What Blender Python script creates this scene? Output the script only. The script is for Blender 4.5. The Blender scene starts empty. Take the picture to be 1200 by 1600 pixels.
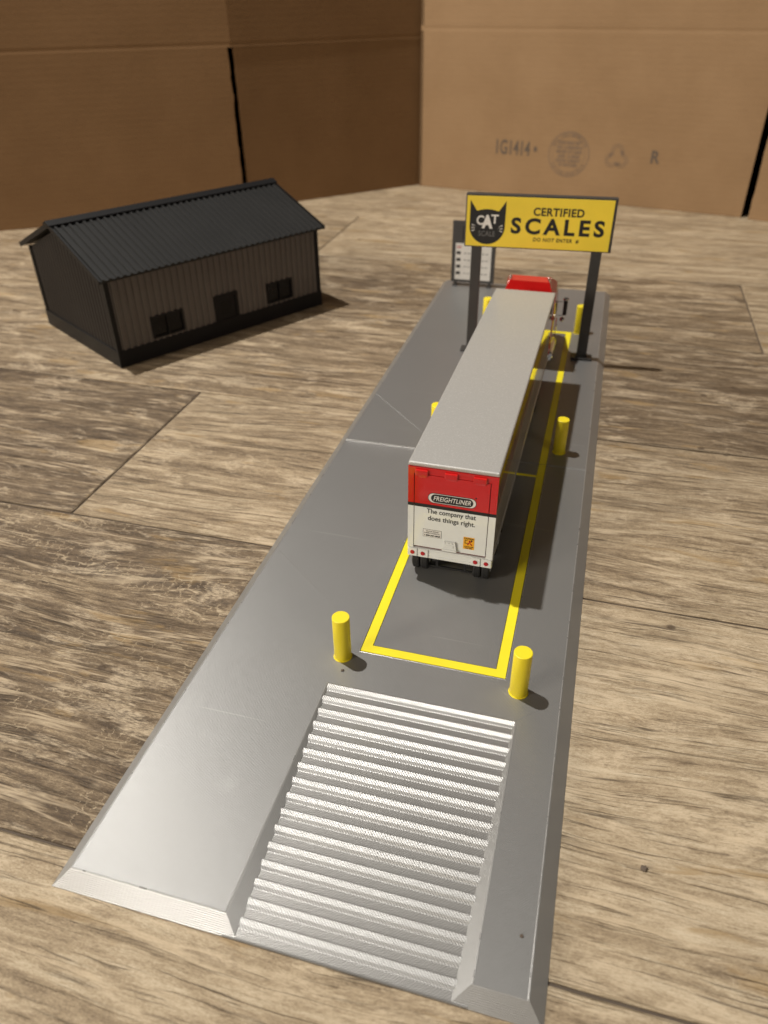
import bpy, bmesh, math, random
from mathutils import Vector, Matrix, Euler
C = bpy.context.scene.collection
S = bpy.context.scene
MM = 0.001
R = math.radians

# ------------------------------------------------------------------ camera, world, lamps, exposure
cam_d = bpy.data.cameras.new('camera'); cam = bpy.data.objects.new('camera', cam_d); C.objects.link(cam)
cam.location = Vector((144.4, -97.1, 243.0)) * MM
cam.rotation_euler = (0.9590, 0.0118, 0.2707)
cam_d.sensor_fit = 'VERTICAL'; cam_d.sensor_height = 36; cam_d.sensor_width = 27; cam_d.lens = 26.34
cam_d.clip_start = 0.005; cam_d.clip_end = 50
cam_d.dof.use_dof = True; cam_d.dof.focus_distance = 0.325; cam_d.dof.aperture_fstop = 12.0
S.camera = cam
S.render.resolution_x = 768; S.render.resolution_y = 1024

w = bpy.data.worlds.new('World'); S.world = w; w.use_nodes = True
w.node_tree.nodes['Background'].inputs[0].default_value = (1.0, 0.86, 0.70, 1)
w.node_tree.nodes['Background'].inputs[1].default_value = 0.035

def lamp(name, pos, target, size, energy, col, spread=180):
    d = bpy.data.lights.new(name, 'AREA'); d.shape = 'DISK'; d.size = size; d.energy = energy; d.color = col; d.spread = R(spread)
    o = bpy.data.objects.new(name, d); C.objects.link(o)
    o.location = Vector(pos) * MM
    o.rotation_euler = (Vector(target) * MM - o.location).to_track_quat('-Z', 'Y').to_euler()
    return o
lamp('ceiling_lamp_main', (-640, 430, 2000), (100, 250, 0), 0.05, 50, (1.0, 0.955, 0.885))
lamp('ceiling_lamp_behind', (-800, -1500, 1900), (100, 300, 0), 0.22, 8, (1.0, 0.89, 0.74))
lamp('room_bounce_low', (-2250, -2150, 950), (100, 400, 0), 0.9, 78, (1.0, 0.90, 0.76))  # stands in for soft light off an unseen bright wall behind the camera
lamp('fill_right', (2100, -1600, 1300), (0, 400, 0), 0.6, 9, (1.0, 0.90, 0.76))  # weak unseen fill, added to brighten the shed's front wall
S.view_settings.view_transform = 'Standard'; S.view_settings.look = 'None'
S.view_settings.exposure = 0.0; S.view_settings.gamma = 1.0
S.view_settings.use_curve_mapping = False
S.cycles.max_bounces = 6

# ------------------------------------------------------------------ helpers
def link(name, bm, mat, parent=None, loc=None, rotz=0, mats=None, smooth=False):
    me = bpy.data.meshes.new(name)
    bmesh.ops.scale(bm, vec=(MM, MM, MM), verts=bm.verts)
    bm.normal_update()
    bm.to_mesh(me); bm.free()
    for m in (mats or [mat]): me.materials.append(m)
    if smooth:
        for p in me.polygons: p.use_smooth = True
    o = bpy.data.objects.new(name, me); C.objects.link(o)
    if parent is not None: o.parent = parent
    if loc is not None: o.location = Vector(loc) * MM
    if rotz: o.rotation_euler.z = rotz
    return o
def tag(o, label=None, cat=None, group=None, kind=None):
    if label: o['label'] = label
    if cat: o['category'] = cat
    if group: o['group'] = group
    if kind: o['kind'] = kind
    return o
def empty(name, loc, rotz, label, cat, group=None):
    o = bpy.data.objects.new(name, None); C.objects.link(o)
    o.location = Vector(loc) * MM; o.rotation_euler.z = rotz; o.empty_display_size = 0.01
    return tag(o, label, cat, group)
def box(bm, x0, x1, y0, y1, z0, z1, bev=0, mi=0, seg=2, M=None):
    t = bmesh.new()
    bmesh.ops.create_cube(t, size=1)
    for v in t.verts:
        v.co = Vector(((x0 + x1) / 2 + v.co.x * (x1 - x0), (y0 + y1) / 2 + v.co.y * (y1 - y0), (z0 + z1) / 2 + v.co.z * (z1 - z0)))
    if bev:
        bmesh.ops.bevel(t, geom=t.edges[:], offset=bev, segments=seg, affect='EDGES', profile=0.5, clamp_overlap=True)
    merge(bm, t, M, mi)
def merge(bm, t, M=None, mi=0):
    if M is not None: bmesh.ops.transform(t, matrix=M, verts=t.verts)
    for f in t.faces: f.material_index = mi
    me = bpy.data.meshes.new('tmp'); t.to_mesh(me); t.free()
    bm.from_mesh(me); bpy.data.meshes.remove(me)
def cyl(bm, p0, p1, r0, r1=None, n=24, mi=0, caps=True, bev=0):
    p0 = Vector(p0); p1 = Vector(p1); d = p1 - p0
    t = bmesh.new()
    bmesh.ops.create_cone(t, cap_ends=caps, cap_tris=False, segments=n, radius1=r0, radius2=r0 if r1 is None else r1, depth=d.length)
    if bev:
        ed = [e for e in t.edges if all(abs(abs(v.co.z) - d.length / 2) < 1e-5 for v in e.verts)]
        bmesh.ops.bevel(t, geom=ed, offset=bev, segments=2, affect='EDGES', profile=0.5)
    M = Matrix.Translation((p0 + p1) / 2) @ d.to_track_quat('Z', 'Y').to_matrix().to_4x4()
    merge(bm, t, M, mi)
def quad(bm, *pts, mi=0):
    f = bm.faces.new([bm.verts.new(p) for p in pts]); f.material_index = mi; return f
def prism(bm, pts, axis, a0, a1, mi=0, M=None):
    """extrude the 2-D outline pts along axis ('x','y','z') from a0 to a1"""
    t = bmesh.new()
    def P(p, a):
        return {'x': (a, p[0], p[1]), 'y': (p[0], a, p[1]), 'z': (p[0], p[1], a)}[axis]
    A = [t.verts.new(P(p, a0)) for p in pts]; B = [t.verts.new(P(p, a1)) for p in pts]
    n = len(pts)
    t.faces.new(A); t.faces.new(B[::-1])
    for i in range(n): t.faces.new((A[i], B[i], B[(i + 1) % n], A[(i + 1) % n]))
    bmesh.ops.recalc_face_normals(t, faces=t.faces)
    merge(bm, t, M, mi)
def text(bm, s, M, size=1.0, bold=0.0, shear=0.0, spacing=1.0, width=None, align='CENTER', depth=0.04, mi=0, height=None):
    """flat lettering in the local XY plane, moved by M; fitted to a width and a cap height"""
    cu = bpy.data.curves.new('t', 'FONT'); cu.body = s; cu.size = size; cu.offset = bold; cu.shear = shear
    cu.space_character = spacing; cu.align_x = align; cu.align_y = 'CENTER'; cu.extrude = depth; cu.resolution_u = 4
    o = bpy.data.objects.new('t', cu); C.objects.link(o)
    me = bpy.data.meshes.new_from_object(o.evaluated_get(bpy.context.evaluated_depsgraph_get()))
    C.objects.unlink(o); bpy.data.objects.remove(o); bpy.data.curves.remove(cu)
    xs = [v.co.x for v in me.vertices]; ys = [v.co.y for v in me.vertices]
    sx = width / (max(xs) - min(xs)) if width else 1
    sy = height / (max(ys) - min(ys)) if height else sx
    cx = (max(xs) + min(xs)) / 2 if align == 'CENTER' else min(xs); cy = (max(ys) + min(ys)) / 2
    t = bmesh.new(); t.from_mesh(me); bpy.data.meshes.remove(me)
    for v in t.verts: v.co = Vector(((v.co.x - cx) * sx, (v.co.y - cy) * sy, v.co.z))
    merge(bm, t, M, mi)

# ------------------------------------------------------------------ materials
def newmat(name):
    m = bpy.data.materials.new(name); m.use_nodes = True
    nt = m.node_tree; b = nt.nodes['Principled BSDF']
    return m, nt, b
def nd(nt, t, **k):
    n = nt.nodes.new(t)
    for a, v in k.items():
        if a.startswith('i_'):
            key = a[2:]; key = int(key) if key.isdigit() else key.replace('_', ' ')
            n.inputs[key].default_value = v
        else: setattr(n, a, v)
    return n
def coords(nt, scale, rot=(0, 0, 0)):
    tc = nd(nt, 'ShaderNodeTexCoord'); mp = nd(nt, 'ShaderNodeMapping')
    mp.inputs['Scale'].default_value = scale; mp.inputs['Rotation'].default_value = rot
    nt.links.new(tc.outputs['Object'], mp.inputs[0]); return mp.outputs[0]
def ramp(nt, fac, stops, mode='LINEAR'):
    r = nd(nt, 'ShaderNodeValToRGB'); cr = r.color_ramp; cr.interpolation = mode
    while len(cr.elements) < len(stops): cr.elements.new(0.5)
    for e, (p, c) in zip(cr.elements, stops):
        e.position = p; e.color = (c, c, c, 1) if isinstance(c, (int, float)) else (*c, 1)
    nt.links.new(fac, r.inputs[0]); return r.outputs[0]
def mix(nt, fac, a, b, mode='MIX'):
    n = nd(nt, 'ShaderNodeMix', data_type='RGBA', blend_type=mode)
    for i, v in ((0, fac), (6, a), (7, b)):
        if hasattr(v, 'is_linked') or hasattr(v, 'links'): nt.links.new(v, n.inputs[i])
        elif i == 0: n.inputs[0].default_value = v
        else: n.inputs[i].default_value = (v, v, v, 1) if isinstance(v, (int, float)) else (*v, 1)
    return n.outputs[2]
def math_(nt, op, a, b=None, clamp=False):
    n = nd(nt, 'ShaderNodeMath', operation=op, use_clamp=clamp)
    for i, v in enumerate((a, b)):
        if v is None: continue
        if hasattr(v, 'links'): nt.links.new(v, n.inputs[i])
        else: n.inputs[i].default_value = v
    return n.outputs[0]
def noise(nt, vec, scale, detail=4, rough=0.6, dist=0.0, w=None):
    n = nd(nt, 'ShaderNodeTexNoise'); n.inputs['Scale'].default_value = scale; n.inputs['Detail'].default_value = detail
    n.inputs['Roughness'].default_value = rough; n.inputs['Distortion'].default_value = dist
    nt.links.new(vec, n.inputs['Vector']); return n.outputs['Fac']
def bump(nt, b, h, dist, strength=1.0, prev=None):
    n = nd(nt, 'ShaderNodeBump'); n.inputs['Distance'].default_value = dist; n.inputs['Strength'].default_value = strength
    nt.links.new(h, n.inputs['Height'])
    if prev is not None: nt.links.new(prev, n.inputs['Normal'])
    nt.links.new(n.outputs[0], b.inputs['Normal']); return n.outputs[0]

def plain(name, col, rough=0.5, metal=0.0, coat=0.0, var=0.06, bscale=900, bdist=0.00002, spec=0.5):
    """plastic, paint or metal with a faint tone change and a fine surface texture"""
    m, nt, b = newmat(name)
    v = coords(nt, (1, 1, 1))
    n = noise(nt, v, 60, 3)
    c2 = tuple(max(0, c * (1 - var * 2)) for c in col); c1 = tuple(min(1, c * (1 + var)) for c in col)
    nt.links.new(ramp(nt, n, [(0.3, c2), (0.7, c1)]), b.inputs['Base Color'])
    nt.links.new(ramp(nt, noise(nt, v, 140, 3), [(0.3, max(0.02, rough - 0.05)), (0.7, rough + 0.05)]), b.inputs['Roughness'])
    b.inputs['Metallic'].default_value = metal; b.inputs['Coat Weight'].default_value = coat; b.inputs['Coat Roughness'].default_value = 0.04
    b.inputs['Specular IOR Level'].default_value = spec
    if bdist: bump(nt, b, noise(nt, v, bscale, 2), bdist)
    return m

def print_plastic(name, col, rough, metal, angle, pitch=0.42, dist=0.00005, marks=False, layers=False, spec=0.5, fabric=0, cloud=0.10):
    """3D printed plastic: fine parallel strands (or stacked layers on the sides), mottling, rubbed marks"""
    m, nt, b = newmat(name)
    v = coords(nt, (1000, 1000, 1000))                      # millimetres
    vr = coords(nt, (1000, 1000, 1000), (0, 0, angle))
    wv = nd(nt, 'ShaderNodeTexWave', wave_type='BANDS', bands_direction='Z' if layers else 'X', wave_profile='SIN')
    wv.inputs['Scale'].default_value = 2 * math.pi / (20 * pitch); wv.inputs['Distortion'].default_value = 0.02 if layers else 0.04
    wv.inputs['Detail'].default_value = 1; wv.inputs['Detail Scale'].default_value = 0.3
    nt.links.new(v if layers else vr, wv.inputs['Vector'])
    big = noise(nt, v, 0.025, 4, 0.55)
    mid = noise(nt, v, 0.35, 3, 0.6)
    col2 = tuple(c * (1 - cloud) for c in col); col3 = tuple(min(1, c * (1 + cloud * .7)) for c in col)
    c = ramp(nt, big, [(0.3, col2), (0.7, col3)])
    c = mix(nt, 0.10 if not fabric else fabric, c, wv.outputs['Color'], 'MULTIPLY')
    rg = ramp(nt, mid, [(0.3, rough - 0.008), (0.7, rough + 0.008)])
    if marks:
        # rubbed pale smudges: short stretched patches
        sm = noise(nt, coords(nt, (18, 60, 60), (0, 0, 0.5)), 1.0, 5, 0.55, 0.8)
        smm = ramp(nt, sm, [(0.66, 0.0), (0.80, 0.22)])
        c = mix(nt, smm, c, tuple(min(1, q * 1.35) for q in col))
        scr = noise(nt, coords(nt, (9, 420, 100), (0, 0, -0.8)), 1.0, 2, 0.5)
        scm = ramp(nt, scr, [(0.72, 0.0), (0.76, 0.35)])
        c = mix(nt, scm, c, tuple(min(1, q * 1.5) for q in col))
    nt.links.new(c, b.inputs['Base Color']); nt.links.new(rg, b.inputs['Roughness'])
    b.inputs['Metallic'].default_value = metal; b.inputs['Specular IOR Level'].default_value = spec
    p = bump(nt, b, wv.outputs['Fac'], dist)
    bump(nt, b, noise(nt, v, 1.6, 2), 0.000025, 1, p)
    return m

M_deck = print_plastic('silver_print', (0.315, 0.314, 0.310), 0.385, 0.6, R(45), pitch=0.6, dist=0.00007, marks=True, cloud=0.025, fabric=0.14)
M_ramp = print_plastic('silver_print_ramp', (0.36, 0.355, 0.345), 0.36, 0.6, R(45), pitch=0.75, dist=0.00010, cloud=0.04, fabric=0.22)
M_bevel = print_plastic('silver_print_layers', (0.37, 0.365, 0.355), 0.38, 0.6, 0, pitch=0.42, dist=0.00017, layers=True, cloud=0.03)
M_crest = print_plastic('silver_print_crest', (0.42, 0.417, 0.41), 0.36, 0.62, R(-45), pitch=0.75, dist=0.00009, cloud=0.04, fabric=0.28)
M_edge = plain('silver_print_edge', (0.46, 0.455, 0.445), 0.3, metal=0.65, var=0.04, bscale=1400, bdist=0.00003)
M_yel = print_plastic('yellow_print', (0.86, 0.73, 0.02), 0.42, 0.0, R(10), dist=0.00002)
M_yelpost = print_plastic('yellow_print_post', (0.86, 0.70, 0.02), 0.40, 0.0, 0, pitch=0.3, dist=0.00002, layers=True)
M_dkpost = print_plastic('charcoal_print', (0.046, 0.044, 0.043), 0.45, 0.1, 0, pitch=0.3, dist=0.00003, layers=True)
M_signyel = print_plastic('sign_yellow', (0.88, 0.66, 0.055), 0.38, 0.0, R(20), dist=0.00001)
M_black = plain('black_ink', (0.012, 0.012, 0.013), 0.5)
M_white_ink = plain('white_ink', (0.75, 0.73, 0.70), 0.5)
M_grey_ink = plain('grey_ink', (0.16, 0.16, 0.16), 0.5)
M_shed = print_plastic('shed_wall_print', (0.034, 0.029, 0.026), 0.55, 0.0, 0, pitch=0.3, dist=0.00003, layers=True, spec=0.22)
M_shed_trim = print_plastic('shed_black_print', (0.010, 0.010, 0.011), 0.45, 0.0, 0, pitch=0.3, dist=0.00002, layers=True, spec=0.22)
M_cladding_lit = print_plastic('shed_cladding_lit_print', (0.135, 0.120, 0.108), 0.5, 0.0, 0, pitch=0.3, dist=0.00003, layers=True)  # lighter than the shed walls: side light on the front painted into the colour
M_roof = print_plastic('shed_roof_print', (0.019, 0.019, 0.019), 0.5, 0.0, R(90), pitch=0.4, dist=0.00002, spec=0.22)
M_red = plain('red_paint', (0.55, 0.012, 0.012), 0.16, coat=0.8, var=0.03, bscale=500, bdist=0.00001)
M_white = plain('white_paint', (0.74, 0.755, 0.74), 0.2, coat=0.7, var=0.02, bscale=500, bdist=0.00001)
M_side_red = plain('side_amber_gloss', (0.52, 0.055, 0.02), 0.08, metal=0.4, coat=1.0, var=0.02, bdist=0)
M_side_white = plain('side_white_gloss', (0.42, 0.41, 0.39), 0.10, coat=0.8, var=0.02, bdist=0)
M_chrome = plain('chrome', (0.75, 0.75, 0.76), 0.08, metal=1.0, var=0.02, bdist=0)
M_tyre = plain('tyre_rubber', (0.014, 0.014, 0.015), 0.7)
M_frame = plain('chassis_black', (0.015, 0.015, 0.016), 0.4)
M_glass = plain('dark_glass', (0.006, 0.006, 0.007), 0.3, bdist=0, spec=0.2)
M_lens = plain('red_lens', (0.45, 0.01, 0.015), 0.25, coat=0.5)
M_sticker = plain('orange_yellow_sticker', (0.85, 0.42, 0.02), 0.4)
M_darkred = plain('dark_red_ink', (0.10, 0.008, 0.008), 0.5)
M_sheet = plain('printed_sheet', (0.62, 0.60, 0.57), 0.5)

def silver_flake():
    m, nt, b = newmat('silver_flake_paint')
    v = coords(nt, (1000, 1000, 1000))
    vo = nd(nt, 'ShaderNodeTexVoronoi'); vo.inputs['Scale'].default_value = 2.6; nt.links.new(v, vo.inputs['Vector'])
    sep = nd(nt, 'ShaderNodeSeparateColor'); nt.links.new(vo.outputs['Color'], sep.inputs[0])
    nt.links.new(ramp(nt, sep.outputs[0], [(0.0, (0.475, 0.468, 0.452)), (0.85, (0.50, 0.492, 0.475)), (0.98, (0.58, 0.57, 0.555))]), b.inputs['Base Color'])
    b.inputs['Metallic'].default_value = 0.45; b.inputs['Roughness'].default_value = 0.42
    b.inputs['Coat Weight'].default_value = 0.25; b.inputs['Coat Roughness'].default_value = 0.15
    bump(nt, b, sep.outputs[1], 0.00001)
    return m
M_silver = silver_flake()

def cardboard(name, q):
    m, nt, b = newmat(name)
    v = coords(nt, (1000, 1000, 1000))
    wv = nd(nt, 'ShaderNodeTexWave', wave_type='BANDS', bands_direction='Z')
    wv.inputs['Scale'].default_value = 2 * math.pi / (20 * 6.5); wv.inputs['Distortion'].default_value = 0.4; wv.inputs['Detail Scale'].default_value = 0.1
    nt.links.new(v, wv.inputs['Vector'])
    f = noise(nt, coords(nt, (60, 60, 1500)), 1.0, 5, 0.7)
    g = noise(nt, v, 0.012, 4, 0.6)
    c = ramp(nt, g, [(0.3, tuple(k_ * f_ for k_, f_ in zip((0.27, 0.152, 0.072), q))), (0.7, tuple(k_ * f_ for k_, f_ in zip((0.315, 0.182, 0.090), q)))])
    c = mix(nt, 0.22, c, ramp(nt, f, [(0.3, 0.55), (0.7, 1.0)]), 'MULTIPLY')
    c = mix(nt, 0.015, c, wv.outputs['Color'], 'MULTIPLY')
    nt.links.new(c, b.inputs['Base Color']); b.inputs['Roughness'].default_value = 0.78
    b.inputs['Specular IOR Level'].default_value = 0.25
    p = bump(nt, b, wv.outputs['Fac'], 0.00003)
    bump(nt, b, noise(nt, v, 0.25, 4), 0.0003, 0.6, p)
    return m
M_card = cardboard('tan_cardboard', (0.93, 1.02, 1.10)); M_card_dark = cardboard('shaded_brown_cardboard', (0.62, 0.60, 0.54))  # second one: darker kraft, with the left carton's shade partly put into its colour
M_cardink = plain('faded_print_ink', (0.17, 0.115, 0.075), 0.8)
M_cardink2 = plain('dark_print_ink', (0.10, 0.075, 0.055), 0.8)

def floor_mat():
    m, nt, b = newmat('wood_look_tile')
    a_t = nd(nt, 'ShaderNodeAttribute', attribute_name='tone'); a_s = nd(nt, 'ShaderNodeAttribute', attribute_name='seed'); a_c = nd(nt, 'ShaderNodeAttribute', attribute_name='saw')
    tone, seed, saw = a_t.outputs['Fac'], a_s.outputs['Fac'], a_c.outputs['Fac']
    base = coords(nt, (1000, 1000, 1000))
    off = nd(nt, 'ShaderNodeCombineXYZ'); nt.links.new(math_(nt, 'MULTIPLY', seed, 913.0), off.inputs[0]); nt.links.new(math_(nt, 'MULTIPLY', seed, 577.0), off.inputs[1])
    nt.links.new(math_(nt, 'MULTIPLY', seed, 331.0), off.inputs[2])
    va = nd(nt, 'ShaderNodeVectorMath', operation='ADD'); nt.links.new(base, va.inputs[0]); nt.links.new(off.outputs[0], va.inputs[1])
    v0 = va.outputs[0]
    def st(sx, sy, src=None):
        q = nd(nt, 'ShaderNodeVectorMath', operation='MULTIPLY'); q.inputs[1].default_value = (sx, sy, 1); nt.links.new(src or vb.outputs[0], q.inputs[0]); return q.outputs[0]
    # gentle warp so that the grain wanders like a sawn board
    wa = noise(nt, st(0.0045, 0.013, v0), 1.0, 2, 0.5); wb = noise(nt, st(0.035, 0.09, v0), 1.0, 2, 0.5)
    wsum = math_(nt, 'ADD', math_(nt, 'MULTIPLY', math_(nt, 'SUBTRACT', wa, 0.5), 30.0), math_(nt, 'MULTIPLY', math_(nt, 'SUBTRACT', wb, 0.5), 2.2))
    wy = nd(nt, 'ShaderNodeCombineXYZ'); nt.links.new(wsum, wy.inputs[1])
    vb = nd(nt, 'ShaderNodeVectorMath', operation='ADD'); nt.links.new(v0, vb.inputs[0]); nt.links.new(wy.outputs[0], vb.inputs[1])
    band = noise(nt, st(0.009, 0.11), 1.0, 5, 0.66)           # broad light and dark bands along the board
    grain = noise(nt, st(0.055, 0.36), 1.0, 8, 0.78)           # worn streaks
    fine = noise(nt, st(0.32, 1.5), 1.0, 5, 0.85)               # fibres
    blot = noise(nt, st(0.022, 0.07), 1.0, 6, 0.72, 0.6)       # worn, lime-washed patches
    mixv = math_(nt, 'ADD', math_(nt, 'MULTIPLY', band, 0.36), math_(nt, 'MULTIPLY', grain, 0.42))
    mixv = math_(nt, 'ADD', mixv, math_(nt, 'MULTIPLY', fine, 0.22))
    mixv = math_(nt, 'ADD', mixv, math_(nt, 'MULTIPLY', math_(nt, 'SUBTRACT', tone, 0.5), 0.26))
    ufine = noise(nt, st(0.9, 2.9), 1.0, 3, 0.85)
    kk = math_(nt, 'SUBTRACT', 1.72, math_(nt, 'MULTIPLY', tone, 1.05))
    mixv = math_(nt, 'ADD', math_(nt, 'MULTIPLY', math_(nt, 'SUBTRACT', mixv, 0.5), kk), 0.5)
    mixv = math_(nt, 'ADD', mixv, math_(nt, 'MULTIPLY', math_(nt, 'SUBTRACT', ufine, 0.5), 0.34))
    mixv = math_(nt, 'ADD', mixv, math_(nt, 'MULTIPLY', math_(nt, 'SUBTRACT', tone, 0.5), 0.10))
    c = ramp(nt, mixv, [(0.34, (0.078, 0.054, 0.034)), (0.43, (0.155, 0.110, 0.068)), (0.50, (0.245, 0.182, 0.114)), (0.58, (0.40, 0.31, 0.202)), (0.68, (0.58, 0.485, 0.35))])
    pal = ramp(nt, blot, [(0.525, 0.0), (0.61, 0.8)])
    pal = math_(nt, 'MULTIPLY', pal, ramp(nt, fine, [(0.40, 0.1), (0.56, 1.0)]))
    c = mix(nt, pal, c, (0.58, 0.47, 0.33))
    och = ramp(nt, noise(nt, st(0.018, 0.07), 1.0, 4, 0.6, 0.5), [(0.60, 0.0), (0.66, 0.6)])
    c = mix(nt, och, c, (0.33, 0.22, 0.10))
    # long thin checks that follow the grain: where a slow noise crosses its middle value
    def ridge(sx, sy, wd, n_=2):
        q = noise(nt, st(sx, sy), 1.0, n_, 0.5); q = math_(nt, 'ABSOLUTE', math_(nt, 'SUBTRACT', q, 0.5))
        return ramp(nt, q, [(0.0, 1.0), (wd, 0.0)])
    msk = ramp(nt, noise(nt, st(0.02, 0.2), 1.0, 3, 0.6), [(0.46, 0.0), (0.58, 1.0)])
    dk = math_(nt, 'MULTIPLY', ridge(0.006, 0.20, 0.018, 3), msk)
    dk2 = math_(nt, 'MULTIPLY', ridge(0.010, 0.48, 0.030, 3), ramp(nt, noise(nt, st(0.03, 0.3), 1.0, 3, 0.6), [(0.50, 0.0), (0.60, 0.8)]))
    dk = math_(nt, 'MAXIMUM', dk, dk2)
    c = mix(nt, math_(nt, 'MULTIPLY', dk, 0.85), c, (0.050, 0.034, 0.022))
    lt = math_(nt, 'MULTIPLY', ridge(0.008, 0.15, 0.035, 3), ramp(nt, noise(nt, st(0.025, 0.12), 1.0, 3, 0.6), [(0.48, 0.0), (0.60, 0.7)]))
    c = mix(nt, lt, c, (0.60, 0.48, 0.33))
    # pale crackle, a net of short cross cuts between the streaks, only on boards that carry it
    jit = noise(nt, st(0.22, 0.5, v0), 1.0, 3, 0.7); jv = nd(nt, 'ShaderNodeCombineXYZ')
    nt.links.new(math_(nt, 'MULTIPLY', math_(nt, 'SUBTRACT', jit, 0.5), 9.0), jv.inputs[0]); nt.links.new(math_(nt, 'MULTIPLY', math_(nt, 'SUBTRACT', wb, 0.5), 12.0), jv.inputs[1])
    va2 = nd(nt, 'ShaderNodeVectorMath', operation='ADD'); nt.links.new(vb.outputs[0], va2.inputs[0]); nt.links.new(jv.outputs[0], va2.inputs[1])
    br = nd(nt, 'ShaderNodeTexBrick', offset=0.37, offset_frequency=2, squash=0.6, squash_frequency=3)
    for k_, v_ in (('Scale', 1.0), ('Mortar Size', 0.42), ('Mortar Smooth', 0.5), ('Brick Width', 7.0), ('Row Height', 5.2)): br.inputs[k_].default_value = v_
    br.inputs['Color1'].default_value = (0, 0, 0, 1); br.inputs['Color2'].default_value = (0, 0, 0, 1); br.inputs['Mortar'].default_value = (1, 1, 1, 1)
    nt.links.new(st(1.0, 1.0, va2.outputs[0]), br.inputs['Vector'])
    sm = math_(nt, 'MULTIPLY', br.outputs['Fac'], ramp(nt, noise(nt, st(0.11, 0.16, v0), 1.0, 3, 0.7), [(0.40, 0.0), (0.50, 1.0)]))
    patch = ramp(nt, noise(nt, st(0.016, 0.05, v0), 1.0, 4, 0.7), [(0.47, 0.0), (0.56, 1.0)])
    sm = math_(nt, 'MULTIPLY', math_(nt, 'MULTIPLY', sm, patch), saw)
    sm = math_(nt, 'MULTIPLY', sm, ramp(nt, fine, [(0.38, 0.15), (0.55, 0.95)]))
    c = mix(nt, sm, c, (0.56, 0.45, 0.31))
    kn = nd(nt, 'ShaderNodeTexVoronoi'); kn.inputs['Scale'].default_value = 1.0; nt.links.new(st(0.022, 0.03), kn.inputs['Vector'])
    kd = ramp(nt, kn.outputs['Distance'], [(0.035, 0.8), (0.06, 0.0)])
    c = mix(nt, kd, c, (0.075, 0.050, 0.032))
    nt.links.new(c, b.inputs['Base Color'])
    nt.links.new(ramp(nt, grain, [(0.4, 0.42), (0.6, 0.56)]), b.inputs['Roughness'])
    b.inputs['Specular IOR Level'].default_value = 0.4
    h = math_(nt, 'ADD', math_(nt, 'MULTIPLY', mixv, 1.2), math_(nt, 'SUBTRACT', math_(nt, 'MULTIPLY', sm, 0.3), math_(nt, 'MULTIPLY', dk, 0.6)))
    bump(nt, b, h, 0.0008, 0.8)
    return m
M_floor = floor_mat()
M_grout = plain('grout', (0.10, 0.075, 0.055), 0.85)

# ------------------------------------------------------------------ setting: tiled floor
random.seed(7)
rows = [(-520, -337), (-337, -163), (-163, 13.5), (13.5, 190.5), (190.5, 351), (351, 524), (524, 697), (697, 870), (870, 1043), (1043, 1216), (1216, 1389), (1389, 1562), (1562, 1735)]
joints = {2: [(-900, 300, .68, 0), (300, 1500, .5, 0)], 3: [(-1100, 92, .36, 1.0), (92, 1290, .73, 0.0)],
          4: [(-1320, -123, .34, 0.0), (-123, 1080, .58, 0.2)], 5: [(-700, 60, .46, .3), (60, 1260, .36, .2)],
          6: [(-300, 283, .42, 0), (283, 1480, .62, 0)], 7: [(-1360, -160, .50, 0), (-160, 1040, .66, 0)], 8: [(-850, 350, .62, 0), (350, 1550, .45, 0)]}
fb = bmesh.new()
planks = []
for i, (y0, y1) in enumerate(rows):
    if i in joints: pl = list(joints[i])
    else:
        x = -1400 + random.uniform(-600, 0); pl = []
        while x < 1500: pl.append((x, x + 1200, random.uniform(.36, .70), 0)); x += 1200
    while pl[0][0] > -1500: pl.insert(0, (pl[0][0] - 1200, pl[0][0], random.uniform(.45, .6), 0))
    while pl[-1][1] < 1500: pl.append((pl[-1][1], pl[-1][1] + 1200, random.uniform(.45, .6), 0))
    planks += [(p[0], p[1], y0, y1, p[2], p[3]) for p in pl]
la = [fb.verts.layers.float.new(n) for n in ('tone', 'seed', 'saw')]
for k, (x0, x1, y0, y1, tn, sw) in enumerate(planks):
    g = 0.55; bv = 0.9
    sd = random.random()
    outer = [(x0 + g, y0 + g), (x1 - g, y0 + g), (x1 - g, y1 - g), (x0 + g, y1 - g)]
    inner = [(x0 + g + bv, y0 + g + bv), (x1 - g - bv, y0 + g + bv), (x1 - g - bv, y1 - g - bv), (x0 + g + bv, y1 - g - bv)]
    vo = [fb.verts.new((a, c_, -0.55)) for a, c_ in outer]; vi = [fb.verts.new((a, c_, 0)) for a, c_ in inner]; vb_ = [fb.verts.new((a, c_, -3)) for a, c_ in outer]
    for v_ in vo + vi + vb_: v_[la[0]] = tn; v_[la[1]] = sd; v_[la[2]] = sw
    fb.faces.new(vi)
    for q in range(4):
        fb.faces.new((vo[q], vo[(q + 1) % 4], vi[(q + 1) % 4], vi[q])); fb.faces.new((vb_[q], vb_[(q + 1) % 4], vo[(q + 1) % 4], vo[q]))
quad(fb, (-2800, -600, -1.0), (2800, -600, -1.0), (2800, 1735, -1.0), (-2800, 1735, -1.0), mi=1)
flo = link('floor', fb, None, mats=[M_floor, M_grout]); tag(flo, 'weathered wood-look plank tile floor', kind='structure')

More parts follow.
